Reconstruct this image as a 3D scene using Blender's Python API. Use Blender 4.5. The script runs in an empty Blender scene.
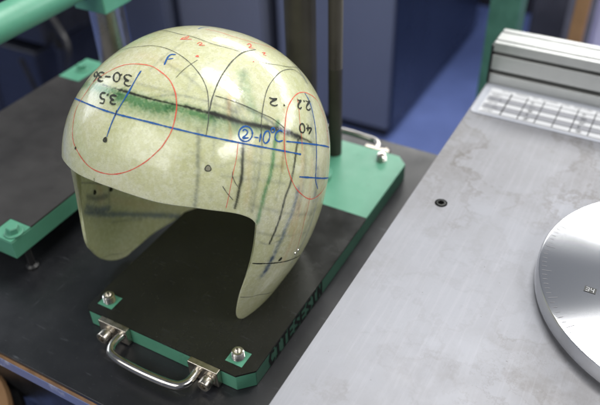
import bpy, bmesh, math, random
import numpy as np
from mathutils import Vector, Matrix
random.seed(7); rng = np.random.default_rng(5)
S = 0.54            # one model unit in metres
SC = bpy.context.scene
COL = SC.collection

# ------------------------------------------------------------------ camera
cam = bpy.data.cameras.new('camera'); camo = bpy.data.objects.new('camera', cam); COL.objects.link(camo)
camo.matrix_world = Matrix(((0.87565769, -0.28526091, 0.38967914, 0), (0.48216148, 0.56198443, -0.6720817, 0),
                            (-0.02727498, 0.77640177, 0.62964781, S), (0, 0, 0, 1)))
cam.sensor_width = 36; cam.lens = 42.09; cam.clip_start = .02; cam.clip_end = 100
cam.dof.use_dof = True; cam.dof.focus_distance = 1.16 * S; cam.dof.aperture_fstop = 4.6
SC.camera = camo
# ------------------------------------------------------------------ world and lamps
wd = bpy.data.worlds.new('World'); SC.world = wd; wd.use_nodes = True
bg = wd.node_tree.nodes['Background']; bg.inputs[0].default_value = (.80, .86, 1.0, 1); bg.inputs[1].default_value = .17
def lamp(name, loc, target, sx, sy, power, color=(1, .99, .96)):
    l = bpy.data.lights.new(name, 'AREA'); l.shape = 'RECTANGLE'; l.size = sx * S; l.size_y = sy * S; l.energy = power; l.color = color
    o = bpy.data.objects.new(name, l); COL.objects.link(o); o.location = Vector(loc) * S
    d = (Vector(target) - Vector(loc)).normalized()
    o.rotation_euler = d.to_track_quat('-Z', 'Y').to_euler(); return o
lamp('ceiling_tube_far', (-.3, 6.4, 3.0), (-.3, 1, 0), 7.0, .7, 70)
lamp('ceiling_tube_mid', (-.35, 2.1, 3.0), (-.35, 1.6, 0), 1.7, .38, 25)
lamp('ceiling_tube_front', (-1.6, -2.2, 3.0), (-.8, .8, 0), 3.4, 2.2, 35)
lamp('fill_right', (2.7, .3, 3.0), (-.7, .9, .1), 2.4, .8, 30)  # added lamp that brightens the inside of the far flap
lamp('fill_back', (4.3, 6.0, 2.3), (-.5, .8, .3), 2.8, 1.3, 36, (.93, .96, 1))  # added lamp that widens the highlight on the helmet's right
lamp('cool_lamp_side', (-6.5, 1.2, 2.2), (-1, 1, 0), 2.6, 2.2, 22, (.86, .92, 1))  # cool lamp added on the left; no window known there
SC.view_settings.view_transform = 'Standard'; SC.view_settings.look = 'None'
SC.view_settings.exposure = 0; SC.view_settings.gamma = 1
SC.cycles.use_denoising = True

# ------------------------------------------------------------------ materials
def srgb(r, g, b):
    f = lambda c: ((c / 255 + .055) / 1.055) ** 2.4 if c > 10 else c / 255 / 12.92
    return (f(r), f(g), f(b), 1)
class NT:
    def __init__(s, name):
        s.m = bpy.data.materials.new(name); s.m.use_nodes = True; s.t = s.m.node_tree; s.b = s.t.nodes['Principled BSDF']
    def n(s, typ, **kw):
        nd = s.t.nodes.new(typ)
        for k, v in kw.items():
            if k in nd.inputs.keys() if isinstance(k, str) else False: nd.inputs[k].default_value = v
            else: setattr(nd, k, v)
        return nd
    def l(s, a, b): s.t.links.new(a, b)
    def set(s, **kw):
        for k, v in kw.items(): s.b.inputs[k.replace('_', ' ')].default_value = v
    def noise(s, scale, detail=4, rough=.6, coord='Object', stretch=None):
        tc = s.n('ShaderNodeTexCoord'); nz = s.n('ShaderNodeTexNoise'); nz.inputs['Scale'].default_value = scale
        nz.inputs['Detail'].default_value = detail; nz.inputs['Roughness'].default_value = rough
        src = tc.outputs[coord]
        if stretch:
            mp = s.n('ShaderNodeMapping'); mp.inputs['Scale'].default_value = stretch; s.l(src, mp.inputs[0]); src = mp.outputs[0]
        s.l(src, nz.inputs['Vector']); return nz.outputs['Fac']
    def ramp(s, fac, stops):
        r = s.n('ShaderNodeValToRGB'); s.l(fac, r.inputs[0]); e = r.color_ramp.elements
        while len(e) < len(stops): e.new(.5)
        for i, (p, c) in enumerate(stops): e[i].position = p; e[i].color = c if len(c) == 4 else (*c, 1)
        return r.outputs[0]
    def mix(s, fac, a, b, blend='MIX'):
        m = s.n('ShaderNodeMix'); m.data_type = 'RGBA'; m.blend_type = blend
        for sock, v in ((m.inputs[0], fac), (m.inputs[6], a), (m.inputs[7], b)):
            if hasattr(v, 'links'): s.l(v, sock)
            else: sock.default_value = v
        return m.outputs[2]
    def bump(s, h, strength=.2, dist=.001):
        b = s.n('ShaderNodeBump'); b.inputs['Strength'].default_value = strength; b.inputs['Distance'].default_value = dist
        s.l(h, b.inputs['Height']); s.l(b.outputs[0], s.b.inputs['Normal'])
def g(v): return (v, v, v, 1)
def simple(name, col, rough=.5, metal=0, var=.15, scale=40, bump=.1, coat=0, rvar=.1):
    k = NT(name); f = k.noise(scale, 6)
    dark = tuple(c * (1 - var) for c in col[:3]) + (1,); lite = tuple(min(1, c * (1 + var)) for c in col[:3]) + (1,)
    k.l(k.ramp(f, [(.3, dark), (.7, lite)]), k.b.inputs['Base Color'])
    k.l(k.ramp(f, [(.3, g(max(0, rough - rvar))), (.7, g(min(1, rough + rvar)))]), k.b.inputs['Roughness'])
    k.set(Metallic=metal, Coat_Weight=coat)
    if bump: k.bump(k.noise(scale * 6, 5), bump, .0004)
    return k.m

# fibreglass: pale resin with chopped strand fibres, soft stains from the colour attribute
k = NT('fibreglass')
base = k.ramp(k.noise(22, 5, .65), [(.3, (.575, .58, .31)), (.52, (.63, .635, .37)), (.72, (.70, .705, .47))])
fib = k.noise(210, 5, .75); fib2 = k.noise(520, 3, .6, stretch=(1, 1, 3))
base = k.mix(k.ramp(k.noise(75, 6, .7), [(.36, g(.22)), (.5, g(0))]), base, (.62, .60, .32, 1))
base = k.mix(k.ramp(k.noise(120, 5, .75, stretch=(1, 1, .45)), [(.48, g(0)), (.66, g(.30))]), base, (.76, .77, .58, 1))
base = k.mix(k.ramp(fib, [(.46, g(0)), (.59, g(.62))]), base, (.79, .80, .62, 1))
base = k.mix(k.ramp(fib2, [(.34, g(.7)), (.47, g(0))]), base, (.50, .50, .32, 1))
at = k.n('ShaderNodeVertexColor'); at.layer_name = 'stain'
base = k.mix(1.0, base, at.outputs['Color'], 'MULTIPLY')
k.l(base, k.b.inputs['Base Color'])
k.set(Roughness=.38, Coat_Weight=1, Coat_Roughness=.10, Subsurface_Weight=.22, Subsurface_Scale=.004, IOR=1.5)
k.b.inputs['Subsurface Radius'].default_value = (1, .95, .5)
k.l(k.ramp(k.noise(60, 5), [(.35, g(.07)), (.7, g(.24))]), k.b.inputs['Coat Roughness'])
bb = k.n('ShaderNodeBump'); bb.inputs['Strength'].default_value = .16; bb.inputs['Distance'].default_value = .0006
k.l(k.noise(170, 5, .6), bb.inputs['Height']); k.l(bb.outputs[0], k.b.inputs['Normal'])
b2 = k.n('ShaderNodeBump'); b2.inputs['Strength'].default_value = .42; b2.inputs['Distance'].default_value = .0012
k.l(k.noise(55, 4, .55), b2.inputs['Height']); k.l(b2.outputs[0], k.b.inputs['Coat Normal'])
tr = k.n('ShaderNodeBsdfTranslucent'); k.l(k.mix(.5, base, (.93, .95, .88, 1)), tr.inputs[0]); ms = k.n('ShaderNodeMixShader'); ms.inputs[0].default_value = .33
k.l(k.b.outputs[0], ms.inputs[1]); k.l(tr.outputs[0], ms.inputs[2]); k.l(ms.outputs[0], k.t.nodes['Material Output'].inputs[0])
M_FIB = k.m
def ink(name, col, lo=.42, hi=.6, amax=.95):
    k = NT(name); k.set(Base_Color=col, Roughness=.6, Specular_IOR_Level=.2)
    k.l(k.ramp(k.noise(700, 3, .7), [(lo - .2, g(amax * .45)), (hi - .1, g(amax))]), k.b.inputs['Alpha']); return k.m
INK = dict(blue=ink('blue_marker_ink', (.008, .075, .27, 1)), red=ink('red_pencil', (.62, .07, .05, 1), .45, .65, .85),
           black=ink('black_marker_ink', (.02, .022, .02, 1)), pencil=ink('graphite_line', (.06, .065, .06, 1), .45, .62, .9),
           hole=simple('drilled_hole_metal', (.26, .25, .18), .4, .5))
k = NT('green_enamel'); f = k.noise(14, 5)
c = k.ramp(f, [(.3, (.074, .262, .168)), (.7, (.102, .315, .208))])
c = k.mix(k.ramp(k.noise(70, 8, .75), [(.60, g(0)), (.68, g(.45))]), c, (.05, .12, .085, 1))
c = k.mix(k.ramp(k.noise(130, 6, .7), [(.70, g(0)), (.72, g(.9))]), c, (.34, .33, .30, 1))
k.l(c, k.b.inputs['Base Color']); k.l(k.ramp(k.noise(40, 6, .7), [(.3, g(.34)), (.7, g(.55))]), k.b.inputs['Roughness']); k.set(IOR=1.5, Coat_Weight=.25, Coat_Roughness=.3)
k.bump(k.noise(420, 4), .12, .0004); M_GREEN = k.m
# black laminate: faint scratches and dust
def black_sheet(name, base, rough, scr=.5, dust=.5):
    k = NT(name); c = k.ramp(k.noise(9, 6, .7), [(.3, tuple(x * .8 for x in base)), (.75, tuple(x * 1.35 for x in base))])
    w = k.noise(20, 8, .6, stretch=(2, 11, 1)); w2 = k.noise(17, 8, .6, stretch=(13, 1.6, 1))
    s1 = k.ramp(w, [(.63, g(0)), (.78, g(scr * .5))]); s2 = k.ramp(w2, [(.65, g(0)), (.80, g(scr * .4))])
    c = k.mix(s1, c, (.11, .115, .13, 1)); c = k.mix(s2, c, (.10, .105, .12, 1))
    c = k.mix(k.ramp(k.noise(600, 2, .5), [(.70, g(0)), (.76, g(dust))]), c, (.2, .2, .2, 1))
    k.l(c, k.b.inputs['Base Color'])
    k.l(k.ramp(k.noise(18, 6, .7), [(.3, g(rough - .06)), (.7, g(rough + .1))]), k.b.inputs['Roughness'])
    k.bump(k.noise(500, 4), .06, .0003); return k.m
M_MAT = black_sheet('black_phenolic_sheet', (.014, .0145, .013), .20, .5, .12)
M_TABLE = black_sheet('black_bench_top', (.013, .0135, .016), .34, .9, .2)
M_LMAT = black_sheet('dark_grey_sheet', (.030, .028, .027), .42, .2, .3)
k = NT('stained_steel')
c = k.ramp(k.noise(3.5, 7, .62), [(.3, (.222, .228, .252)), (.7, (.275, .282, .312))])
st = k.ramp(k.noise(3.2, 8, .6), [(.40, g(0)), (.56, g(.32)), (.75, g(.08))]); c = k.mix(st, c, (.13, .12, .11, 1))
spot = k.ramp(k.noise(5, 3, .5), [(.42, g(0.15)), (.58, g(.9))])           # stains gather in a few places only
vein = k.ramp(k.noise(9, 9, .62), [(.475, g(0)), (.50, g(.8)), (.52, g(.2)), (.56, g(.4)), (.60, g(0))])
c = k.mix(k.mix(1.0, spot, vein, 'MULTIPLY'), c, (.10, .088, .075, 1))
fine = k.ramp(k.noise(26, 10, .7), [(.488, g(0)), (.50, g(.38)), (.512, g(.03)), (.62, g(.10)), (.66, g(0))])
c = k.mix(k.mix(1.0, spot, fine, 'MULTIPLY'), c, (.09, .08, .07, 1))
c = k.mix(k.ramp(k.noise(200, 3, .6), [(.735, g(0)), (.77, g(.8))]), c, (.10, .09, .09, 1))
c = k.mix(k.ramp(k.noise(9, 6, .7, stretch=(22, 1, 1)), [(.50, g(0)), (.75, g(.22))]), c, (.36, .36, .40, 1))
k.l(c, k.b.inputs['Base Color']); k.set(Metallic=.45)
k.l(k.ramp(k.noise(7, 8, .7), [(.3, g(.42)), (.7, g(.60))]), k.b.inputs['Roughness'])
k.bump(k.noise(30, 6, .7, stretch=(30, 2, 1)), .05, .0003); M_STEEL = k.m
M_CHROME = simple('bright_steel', (.62, .60, .56), .20, 1, .1, 90, .05)
M_ZINC = simple('zinc_plated_steel', (.50, .46, .40), .30, 1, .2, 120, .2)
M_POST = simple('dull_steel_column', (.048, .043, .034), .5, .35, .25, 18, .1)
M_COLUMN = simple('polished_column', (.50, .47, .42), .30, 1, .2, 14, .1)
M_ALU = simple('anodised_aluminium', (.50, .51, .50), .42, .8, .05, 60, .05)
M_DARK = simple('black_plastic', (.012, .012, .013), .4, 0, .2, 40, .1)
M_SLOT = simple('dark_slot', (.03, .031, .03), .5, .3)
M_WOODEDGE = simple('plywood_edge', (.30, .17, .075), .6, 0, .35, 60, .3)
k = NT('blue_painted_edge'); c = k.mix(k.ramp(k.noise(24, 7, .75), [(.5, g(0)), (.62, g(.8))]), (.13, .16, .29, 1), (.42, .44, .52, 1))
k.l(c, k.b.inputs['Base Color']); k.set(Roughness=.6); M_EDGE = k.m
M_FLOOR = simple('blue_floor_paint', (.17, .24, .58), .38, 0, .16, 5, .03)
M_CAB_A = simple('slate_blue_paint', (.128, .145, .205), .45, 0, .06, 3, 0)
M_CAB_B = simple('grey_blue_paint', (.15, .163, .215), .45, 0, .06, 3, 0)
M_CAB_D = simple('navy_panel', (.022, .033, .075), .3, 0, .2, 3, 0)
M_WALL = simple('dark_wall', (.028, .028, .04), .7, 0, .3, 2, 0)
M_BROWN = simple('varnished_wood', (.30, .17, .08), .5, 0, .2, 12, .1)
M_PAPER = simple('laminated_paper', (.52, .53, .55), .4, 0, .03, 20, 0, .08)
M_PGREY = simple('printed_grey', (.25, .255, .28), .4, 0, .03, 20, 0, .08)
M_PINK = simple('print_ink', (.04, .04, .045), .4)
M_FILM = simple('laminate_film', (.34, .355, .40), .35, 0, .03, 20, 0, .05)
k = NT('turned_disc'); k.set(Base_Color=(.78, .79, .82, 1), Metallic=1, Roughness=.19, Anisotropic=.9, Anisotropic_Rotation=.25)
tg = k.n('ShaderNodeTangent'); tg.direction_type = 'RADIAL'; tg.axis = 'Z'; k.l(tg.outputs[0], k.b.inputs['Tangent'])
M_DISC = k.m
k = NT('black_writing'); k.set(Base_Color=(.008, .012, .012, 1), Roughness=.5); M_WRITE = k.m
k = NT('deep_black'); k.set(Base_Color=(.003, .003, .003, 1), Roughness=1, Specular_IOR_Level=0); M_BLACK = k.m
M_SCREEN = simple('pale_lilac_panel', (.5, .5, .72), .5, 0, .1, 5, 0)

# ------------------------------------------------------------------ object helpers
WL = {}   # world origin of each thing (model units)
def thing(name, label, cat, loc=(0, 0, 0), group=None, kind=None):
    o = bpy.data.objects.new(name, None); COL.objects.link(o); o.location = Vector(loc) * S; o.empty_display_size = .02
    o['label'] = label; o['category'] = cat
    if group: o['group'] = group
    if kind: o['kind'] = kind
    WL[o] = Vector(loc); return o
class MB:
    def __init__(s): s.v = []; s.f = []; s.mi = []; s.sm = []
    def add(s, vs, fs, mi=0, smooth=False):
        b = len(s.v); s.v += [tuple(map(float, v)) for v in vs]
        for f in fs: s.f.append([b + i for i in f]); s.mi.append(mi); s.sm.append(smooth)
    def box(s, x0, x1, y0, y1, z0, z1, mi=0):
        v = [(x, y, z) for z in (z0, z1) for y in (y0, y1) for x in (x0, x1)]
        s.add(v, [(0, 2, 3, 1), (4, 5, 7, 6), (0, 1, 5, 4), (2, 6, 7, 3), (0, 4, 6, 2), (1, 3, 7, 5)], mi)
    def prism(s, poly, z0, z1, mi=0):     # poly counter-clockwise in xy
        n = len(poly); v = [(x, y, z0) for x, y in poly] + [(x, y, z1) for x, y in poly]
        s.add(v, [tuple(range(n - 1, -1, -1)), tuple(range(n, 2 * n))] + [(i, (i + 1) % n, n + (i + 1) % n, n + i) for i in range(n)], mi)
    def lathe(s, c, prof, seg=40, axis='z', mi=0, smooth=True):
        c = Vector(c); vs = []
        for r, h in prof:
            for i in range(seg):
                a = 2 * math.pi * i / seg; p = (r * math.cos(a), r * math.sin(a), h)
                if axis == 'y': p = (p[0], -p[2], p[1])
                if axis == 'x': p = (p[2], p[0], p[1])
                vs.append(c + Vector(p))
        fs = []
        for j in range(len(prof) - 1):
            for i in range(seg): fs.append((j * seg + i, j * seg + (i + 1) % seg, (j + 1) * seg + (i + 1) % seg, (j + 1) * seg + i))
        fs.append(tuple(range(seg - 1, -1, -1))); fs.append(tuple((len(prof) - 1) * seg + i for i in range(seg)))
        s.add(vs, fs, mi, smooth)
    def tube(s, pts, r, seg=16, mi=0):
        pts = [Vector(p) for p in pts]; n = len(pts); vs = []; up = Vector((0, 0, 1))
        for i, p in enumerate(pts):
            t = (pts[min(i + 1, n - 1)] - pts[max(i - 1, 0)]).normalized()
            a = t.cross(up)
            if a.length < .1: a = t.cross(Vector((1, 0, 0)))
            a.normalize(); b = a.cross(t)
            for j in range(seg):
                q = 2 * math.pi * j / seg; vs.append(p + a * (math.cos(q) * r) + b * (math.sin(q) * r))
        fs = [(i * seg + j, i * seg + (j + 1) % seg, (i + 1) * seg + (j + 1) % seg, (i + 1) * seg + j) for i in range(n - 1) for j in range(seg)]
        fs += [tuple(range(seg - 1, -1, -1)), tuple((n - 1) * seg + j for j in range(seg))]
        s.add(vs, fs, mi, True)
    def build(s, name, mats, parent=None, bevel=0, segs=2, autosmooth=True):
        me = bpy.data.meshes.new(name)
        off = WL.get(parent, None)
        if off is None and parent is not None: off = WL.get(parent.parent, Vector((0, 0, 0)))
        if off is None: off = Vector((0, 0, 0))
        me.from_pydata([((x - off[0]) * S, (y - off[1]) * S, (z - off[2]) * S) for x, y, z in s.v], [], s.f)
        for m in (mats if isinstance(mats, (list, tuple)) else [mats]): me.materials.append(m)
        me.polygons.foreach_set('material_index', s.mi); me.polygons.foreach_set('use_smooth', s.sm)
        bm = bmesh.new(); bm.from_mesh(me); bmesh.ops.recalc_face_normals(bm, faces=bm.faces)
        for e in bm.edges:
            if len(e.link_faces) == 2 and e.calc_face_angle(0) > .6: e.smooth = False
        bm.to_mesh(me); bm.free()
        o = bpy.data.objects.new(name, me); COL.objects.link(o)
        if parent is not None: o.parent = parent
        if bevel:
            b = o.modifiers.new('bevel', 'BEVEL'); b.width = bevel * S; b.segments = segs; b.limit_method = 'ANGLE'; b.angle_limit = .7
            b.harden_normals = True
        return o
def tag(o, label, cat, group=None, kind=None):
    o['label'] = label; o['category'] = cat
    if group: o['group'] = group
    if kind: o['kind'] = kind
def structure(mb, name, mat, label, cat):
    o = mb.build(name, mat); o['kind'] = 'structure'; o['label'] = label; o['category'] = cat; return o
def crom(P, step):
    P = [np.array(p, float) for p in P]; out = []
    if len(P) == 2:
        n = max(2, int(np.linalg.norm(P[1] - P[0]) / step)); return np.array([P[0] + (P[1] - P[0]) * t for t in np.linspace(0, 1, n + 1)])
    closed = np.linalg.norm(P[0] - P[-1]) < 1e-6
    Q = ([P[-2]] if closed else [2 * P[0] - P[1]]) + P + ([P[1]] if closed else [2 * P[-1] - P[-2]])
    for i in range(1, len(Q) - 2):
        a, b, c, d = Q[i - 1:i + 3]; n = max(2, int(np.linalg.norm(c - b) / step))
        for j in range(n):
            t = j / n; out.append(.5 * ((2 * b) + (c - a) * t + (2 * a - 5 * b + 4 * c - d) * t * t + (3 * b - a - 3 * c + d) * t ** 3))
    out.append(Q[-2]); return np.array(out)
# ------------------------------------------------------------------ the setting
FZ = -1.5
mb = MB(); mb.box(-9, 6, -4, 12, FZ - .1, FZ); structure(mb, 'floor', M_FLOOR, 'glossy blue painted floor', 'floor')
mb = MB(); mb.box(-9, 6, 5.7, 5.85, FZ, 1.6); structure(mb, 'wall', M_WALL, 'dark out-of-focus wall at the back', 'wall')

def cabinet(x0, x1, y0, y1, z1, mat, label, side=None):
    t = thing('equipment_cabinet', label, 'cabinet', ((x0 + x1) / 2, y0, FZ), 'blue equipment cabinets behind the bench')
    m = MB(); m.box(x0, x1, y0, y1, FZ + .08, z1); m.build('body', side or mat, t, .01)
    m = MB(); m.box(x0 + .012, x1 - .012, y0 - .035, y0 - .002, FZ + .10, z1 - .02); d = m.build('door', mat, t, .008)
    m = MB(); m.box(x0 + .05, x1 - .05, y0 + .04, y1, FZ, FZ + .078); m.build('plinth', M_DARK, t)
    m = MB(); m.tube([(x1 - .1, y0 - .037, -.15), (x1 - .1, y0 - .07, -.14), (x1 - .1, y0 - .07, .12), (x1 - .1, y0 - .037, .13)], .01); m.build('handle', M_CHROME, d)
    return t
cabinet(-3.36, -2.965, 3.46, 4.2, .6, M_CAB_A, 'dark slate blue cabinet, leftmost of the blurred row')
cabinet(-2.865, -2.205, 3.46, 4.2, .6, M_CAB_B, 'grey blue cabinet in the middle of the blurred row behind the helmet')
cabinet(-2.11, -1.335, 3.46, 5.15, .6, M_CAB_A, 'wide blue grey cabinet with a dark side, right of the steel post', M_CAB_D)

# bench
TZ = -.042
t = thing('workbench', 'black topped workbench with a blue painted front edge', 'workbench', (-.5, .95, FZ))
mb = MB(); mb.box(-1.49, .9, .4605, 1.441, TZ - .010, TZ); mb.build('bench_top', M_TABLE, t, .002)
mb = MB(); mb.box(-1.488, .898, .4600, 1.44, TZ - .021, TZ - .0105); mb.build('plywood_edge', M_WOODEDGE, t)
mb = MB(); mb.box(-1.486, .896, .459, 1.438, TZ - .050, TZ - .0215); mb.build('edge_band', M_EDGE, t, .002)
for x, y in ((-1.38, .58), (-1.38, 1.33), (.75, .58), (.75, 1.33)):
    mb = MB(); mb.box(x - .04, x + .04, y - .04, y + .04, FZ, TZ - .053); mb.build('leg', M_DARK, t, .004)

mb = MB(); mb.box(-1.34, .6, .56, 1.30, -1.30, -.11); dr = mb.build('dark_filler_box', simple('charcoal_filler', (.016, .017, .02), .5), t, .006)  # invented dark box that blackens the space under the bench
mb = MB(); mb.box(-1.30, -.4, .548, .559, -.40, -.14); mb.build('dark_box', M_DARK, dr, .003)  # front sheet of the invented dark box
# raised side rig with column and tube
t = thing('press_frame', 'green framed side plate with round steel column and green tube', 'machine frame', (-1.245, .96, TZ))
X0, X1, Y0, Y1, Z0, Z1 = -1.452, -1.040, .625, 1.302, .015, .0585
mb = MB(); mb.box(X0, X1, Y0, Y1, Z0, Z1); mb.build('plate', M_GREEN, t, .002)
def mat_sheet(x0, x1, y0, y1, z0, z1, pads, name, mat, parent, cham=None):
    """thin sheet of rectangular cells with the pad cells left open"""
    xs = sorted({x0, x1} | {v for p in pads for v in (p[0], p[1])}); ys = sorted({y0, y1} | {v for p in pads for v in (p[2], p[3])})
    bm = bmesh.new(); V = {}
    def vt(x, y):
        if (x, y) not in V: V[(x, y)] = bm.verts.new((x, y, z1))
        return V[(x, y)]
    for i in range(len(xs) - 1):
        for j in range(len(ys) - 1):
            cx, cy = (xs[i] + xs[i + 1]) / 2, (ys[j] + ys[j + 1]) / 2
            if any(p[0] < cx < p[1] and p[2] < cy < p[3] for p in pads): continue
            poly = [(xs[i], ys[j]), (xs[i + 1], ys[j]), (xs[i + 1], ys[j + 1]), (xs[i], ys[j + 1])]
            bm.faces.new([vt(*p) for p in poly])
    r = bmesh.ops.extrude_face_region(bm, geom=bm.faces[:])
    for v in [e for e in r['geom'] if isinstance(e, bmesh.types.BMVert)]: v.co.z = z0
    for cx, cy, cc in (cham or []):
        no = Vector((1 if cx > (x0 + x1) / 2 else -1, 1 if cy > (y0 + y1) / 2 else -1, 0)).normalized()
        res = bmesh.ops.bisect_plane(bm, geom=bm.verts[:] + bm.edges[:] + bm.faces[:], plane_co=Vector((cx, cy, 0)) - no * (cc / math.sqrt(2)), plane_no=no, clear_outer=True)
        bmesh.ops.holes_fill(bm, edges=[e for e in bm.edges if e.is_boundary], sides=0)
    bmesh.ops.recalc_face_normals(bm, faces=bm.faces)
    m = MB(); bm.verts.index_update(); m.add([v.co for v in bm.verts], [[v.index for v in f.verts] for f in bm.faces]); bm.free()
    return m.build(name, mat, parent)
PADS = [(X0 + .0, X0 + .075, Y1 - .115, Y1), (X1 - .058, X1, Y0, Y0 + .054), (X0, X0 + .058, Y0, Y0 + .054), (X1 - .06, X1, Y1 - .06, Y1)]
mat_sheet(X0, X1, Y0, Y1, Z1 + .0004, Z1 + .004, PADS, 'black_sheet', M_LMAT, t)
for p in PADS:
    mb = MB(); mb.box(p[0] + .0005, p[1] - .0005, p[2] + .0005, p[3] - .0005, Z1 + .0005, Z1 + .003); mb.build('corner_pad', M_GREEN, t)
def hexbolt(c, r, h, parent, mat):
    m = MB(); z = c[2]
    m.lathe(c, [(r * 1.45, .0), (r * 1.45, .003), (r * 1.35, .0045)], 32)
    m.lathe((c[0], c[1], z + .0046), [(r, 0), (r, h * .82), (r * .86, h)], 6, smooth=False); return m.build('hex_bolt', mat, parent, .0008)
for x, y in ((-1.0565, .6495), (-1.43, .652), (-1.415, 1.245), (-1.07, 1.27)): hexbolt((x, y, Z1 + .003), .0135, .014, t, M_GREEN)
for x, y in ((-1.052, .66), (-1.43, .66), (-1.43, 1.27), (-1.06, 1.27)):
    mb = MB(); mb.lathe((x, y, TZ), [(.014, 0), (.014, .006), (.008, .010), (.008, .057)], 20); mb.build('foot', M_DARK, t)
mb = MB(); mb.lathe((-1.25, 1.22, Z1 + .004), [(.055, 0), (.055, .012), (.0425, .016), (.0425, .235)], 40); mb.build('column', M_COLUMN, t)
mb = MB(); mb.box(-1.303, -1.203, 1.17, 1.27, .294, .46); mb.build('clamp_block', M_GREEN, t, .004)
mb = MB(); mb.tube([(-1.25, y, .372) for y in np.linspace(1.169, .15, 10)], .037, 32); mb.build('cross_tube', M_GREEN, t)

# base plate the helmet stands on
t = thing('base_plate', 'green steel base plate with a black top and carrying handles', 'base plate', (-.647, .96, TZ))
x0, x1, y0, y1 = -.833, -.4625, .597, 1.336
def cpoly(x0, x1, y0, y1, c): return [(x0 + c[0], y0), (x1 - c[1], y0), (x1, y0 + c[1]), (x1, y1 - c[2]), (x1 - c[2], y1), (x0 + c[3], y1), (x0, y1 - c[3]), (x0, y0 + c[0])]
mb = MB(); mb.prism(cpoly(x0, x1, y0, y1, (.008, .026, .026, .02)), -.0415, -.0045); PL = mb.build('plate', M_GREEN, t, .0015)
pads = [(-.821, -.785, .6165, .6500), (-.524, -.488, .6170, .6515)]
mat_sheet(x0 - .0005, x1 + .0005, y0 - .0005, 1.0857, -.0040, 0.0, pads, 'black_sheet', M_MAT, t, [(x0 - .0005, y0 - .0005, .008), (x1 + .0005, y0 - .0005, .026)])
mb = MB(); mb.prism(cpoly(x0 + .0003, x1 - .0003, 1.0865, y1 - .0005, (0.0001, .0001, .026, .02)), -.0042, -.0004); mb.build('rear_sheet', M_GREEN, t, .0008)
for p in pads:
    mb = MB(); mb.box(p[0] + .0004, p[1] - .0004, p[2] + .0004, p[3] - .0004, -.0042, -.0006); mb.build('corner_pad', M_GREEN, t)
def stud(c, parent):
    m = MB(); prof = [(.0098, 0)]; h = .0
    while h < .016: prof += [(.0092, h + .0004), (.0115, h + .0016), (.0092, h + .0028)]; h += .0034
    prof += [(.0094, h + .001), (.0062, h + .0012), (.0062, h - .007), (.001, h - .0075)]
    m.lathe(c, prof, 32); return m.build('threaded_stud', M_CHROME, parent)
for x, y in ((-.803, .633), (-.506, .634), (-.521, 1.300), (-.79, 1.300)): stud((x, y, -.0006 if y < 1 else -.0004), t)
def handle(sy, parent):
    """carrying handle; sy=-1 front, +1 rear"""
    yf = y0 if sy < 0 else y1; cz = -.016
    pts = [(-.736, yf + sy * .008, cz), (-.738, yf + sy * .030, cz), (-.733, yf + sy * .047, cz), (-.715, yf + sy * .058, cz), (-.650, yf + sy * .062, cz),
           (-.585, yf + sy * .058, cz), (-.566, yf + sy * .047, cz), (-.561, yf + sy * .030, cz), (-.563, yf + sy * .008, cz)]
    m = MB(); m.tube([tuple(p) for p in crom(pts, .004)], .0082, 20); hd = m.build('handle', M_CHROME, parent)
    for a, b, bx in ((-.791, -.724, -.768), (-.583, -.519, -.536)):
        m = MB(); ya, yb = sorted((yf + sy * .0006, yf + sy * .013)); m.box(a, b, ya, yb, -.0385, .0005); br = m.build('bracket', M_ZINC, hd, .0016)
        m = MB(); prof = [(.0135, .0), (.0135, .004), (.0105, .005), (.0105, .007), (.0122, .008), (.0122, .020), (.011, .022), (.006, .0222), (.006, .015), (.001, .0148)]
        m.lathe((bx, yf + sy * .013, -.020), [(r, h if sy < 0 else -h) for r, h in prof], 28, 'y'); m.build('cap_screw', M_ZINC, hd)
handle(-1, t); handle(1, t)
mb = MB(); mb.lathe((-.629, 1.174, -.0003), [(.034, 0), (.034, .012), (.031, .015), (.019, .015), (.018, .006), (.001, .006)], 40); mb.build('boss', M_GREEN, t)
mb = MB(); mb.lathe((-.725, 1.28, -.0003), [(.052, 0), (.052, .014), (.037, .018), (.0355, .02), (.0355, .62)], 40); mb.build('column', M_POST, t)
prof = [(.0165, 0), (.0165, .235)]; h = .235
while h < .60: prof += [(.0165, h + .0014), (.0148, h + .0028), (.0165, h + .0042)]; h += .0044
mb = MB(); mb.lathe((-.636, 1.278, -.0003), prof, 28); mb.build('threaded_rod', M_POST, t)
# handwriting on the right edge of the plate
LET = {'D': [[(0, 0), (0, 1), (.7, .8), (.9, .4), (.5, 0), (0, 0)]], 'I': [[(.4, 0), (.4, 1)], [(0, 1), (.8, 1)], [(0, 0), (.8, 0)]], 'T': [[(.4, 0), (.4, 1)], [(0, 1), (.9, 1)]],
       'E': [[(.9, 0), (0, 0), (0, 1), (.9, 1)], [(0, .5), (.7, .5)]], 'S': [[(0, .1), (.6, 0), (.9, .25), (.1, .7), (.4, 1), (.9, .9)]], 'M': [[(0, 0), (0, 1), (.45, .3), (.9, 1), (.9, 0)]],
       'A': [[(0, 0), (.45, 1), (.9, 0)], [(.2, .4), (.7, .4)]], 'N': [[(0, 0), (0, 1), (.85, 0), (.85, 1)]], 'P': [[(0, 0), (0, 1), (.8, .9), (.7, .5), (0, .45)]], 'C': [[(.9, .9), (.3, 1), (0, .5), (.3, 0), (.9, .1)]]}
mb = MB(); yy = .668
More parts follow.
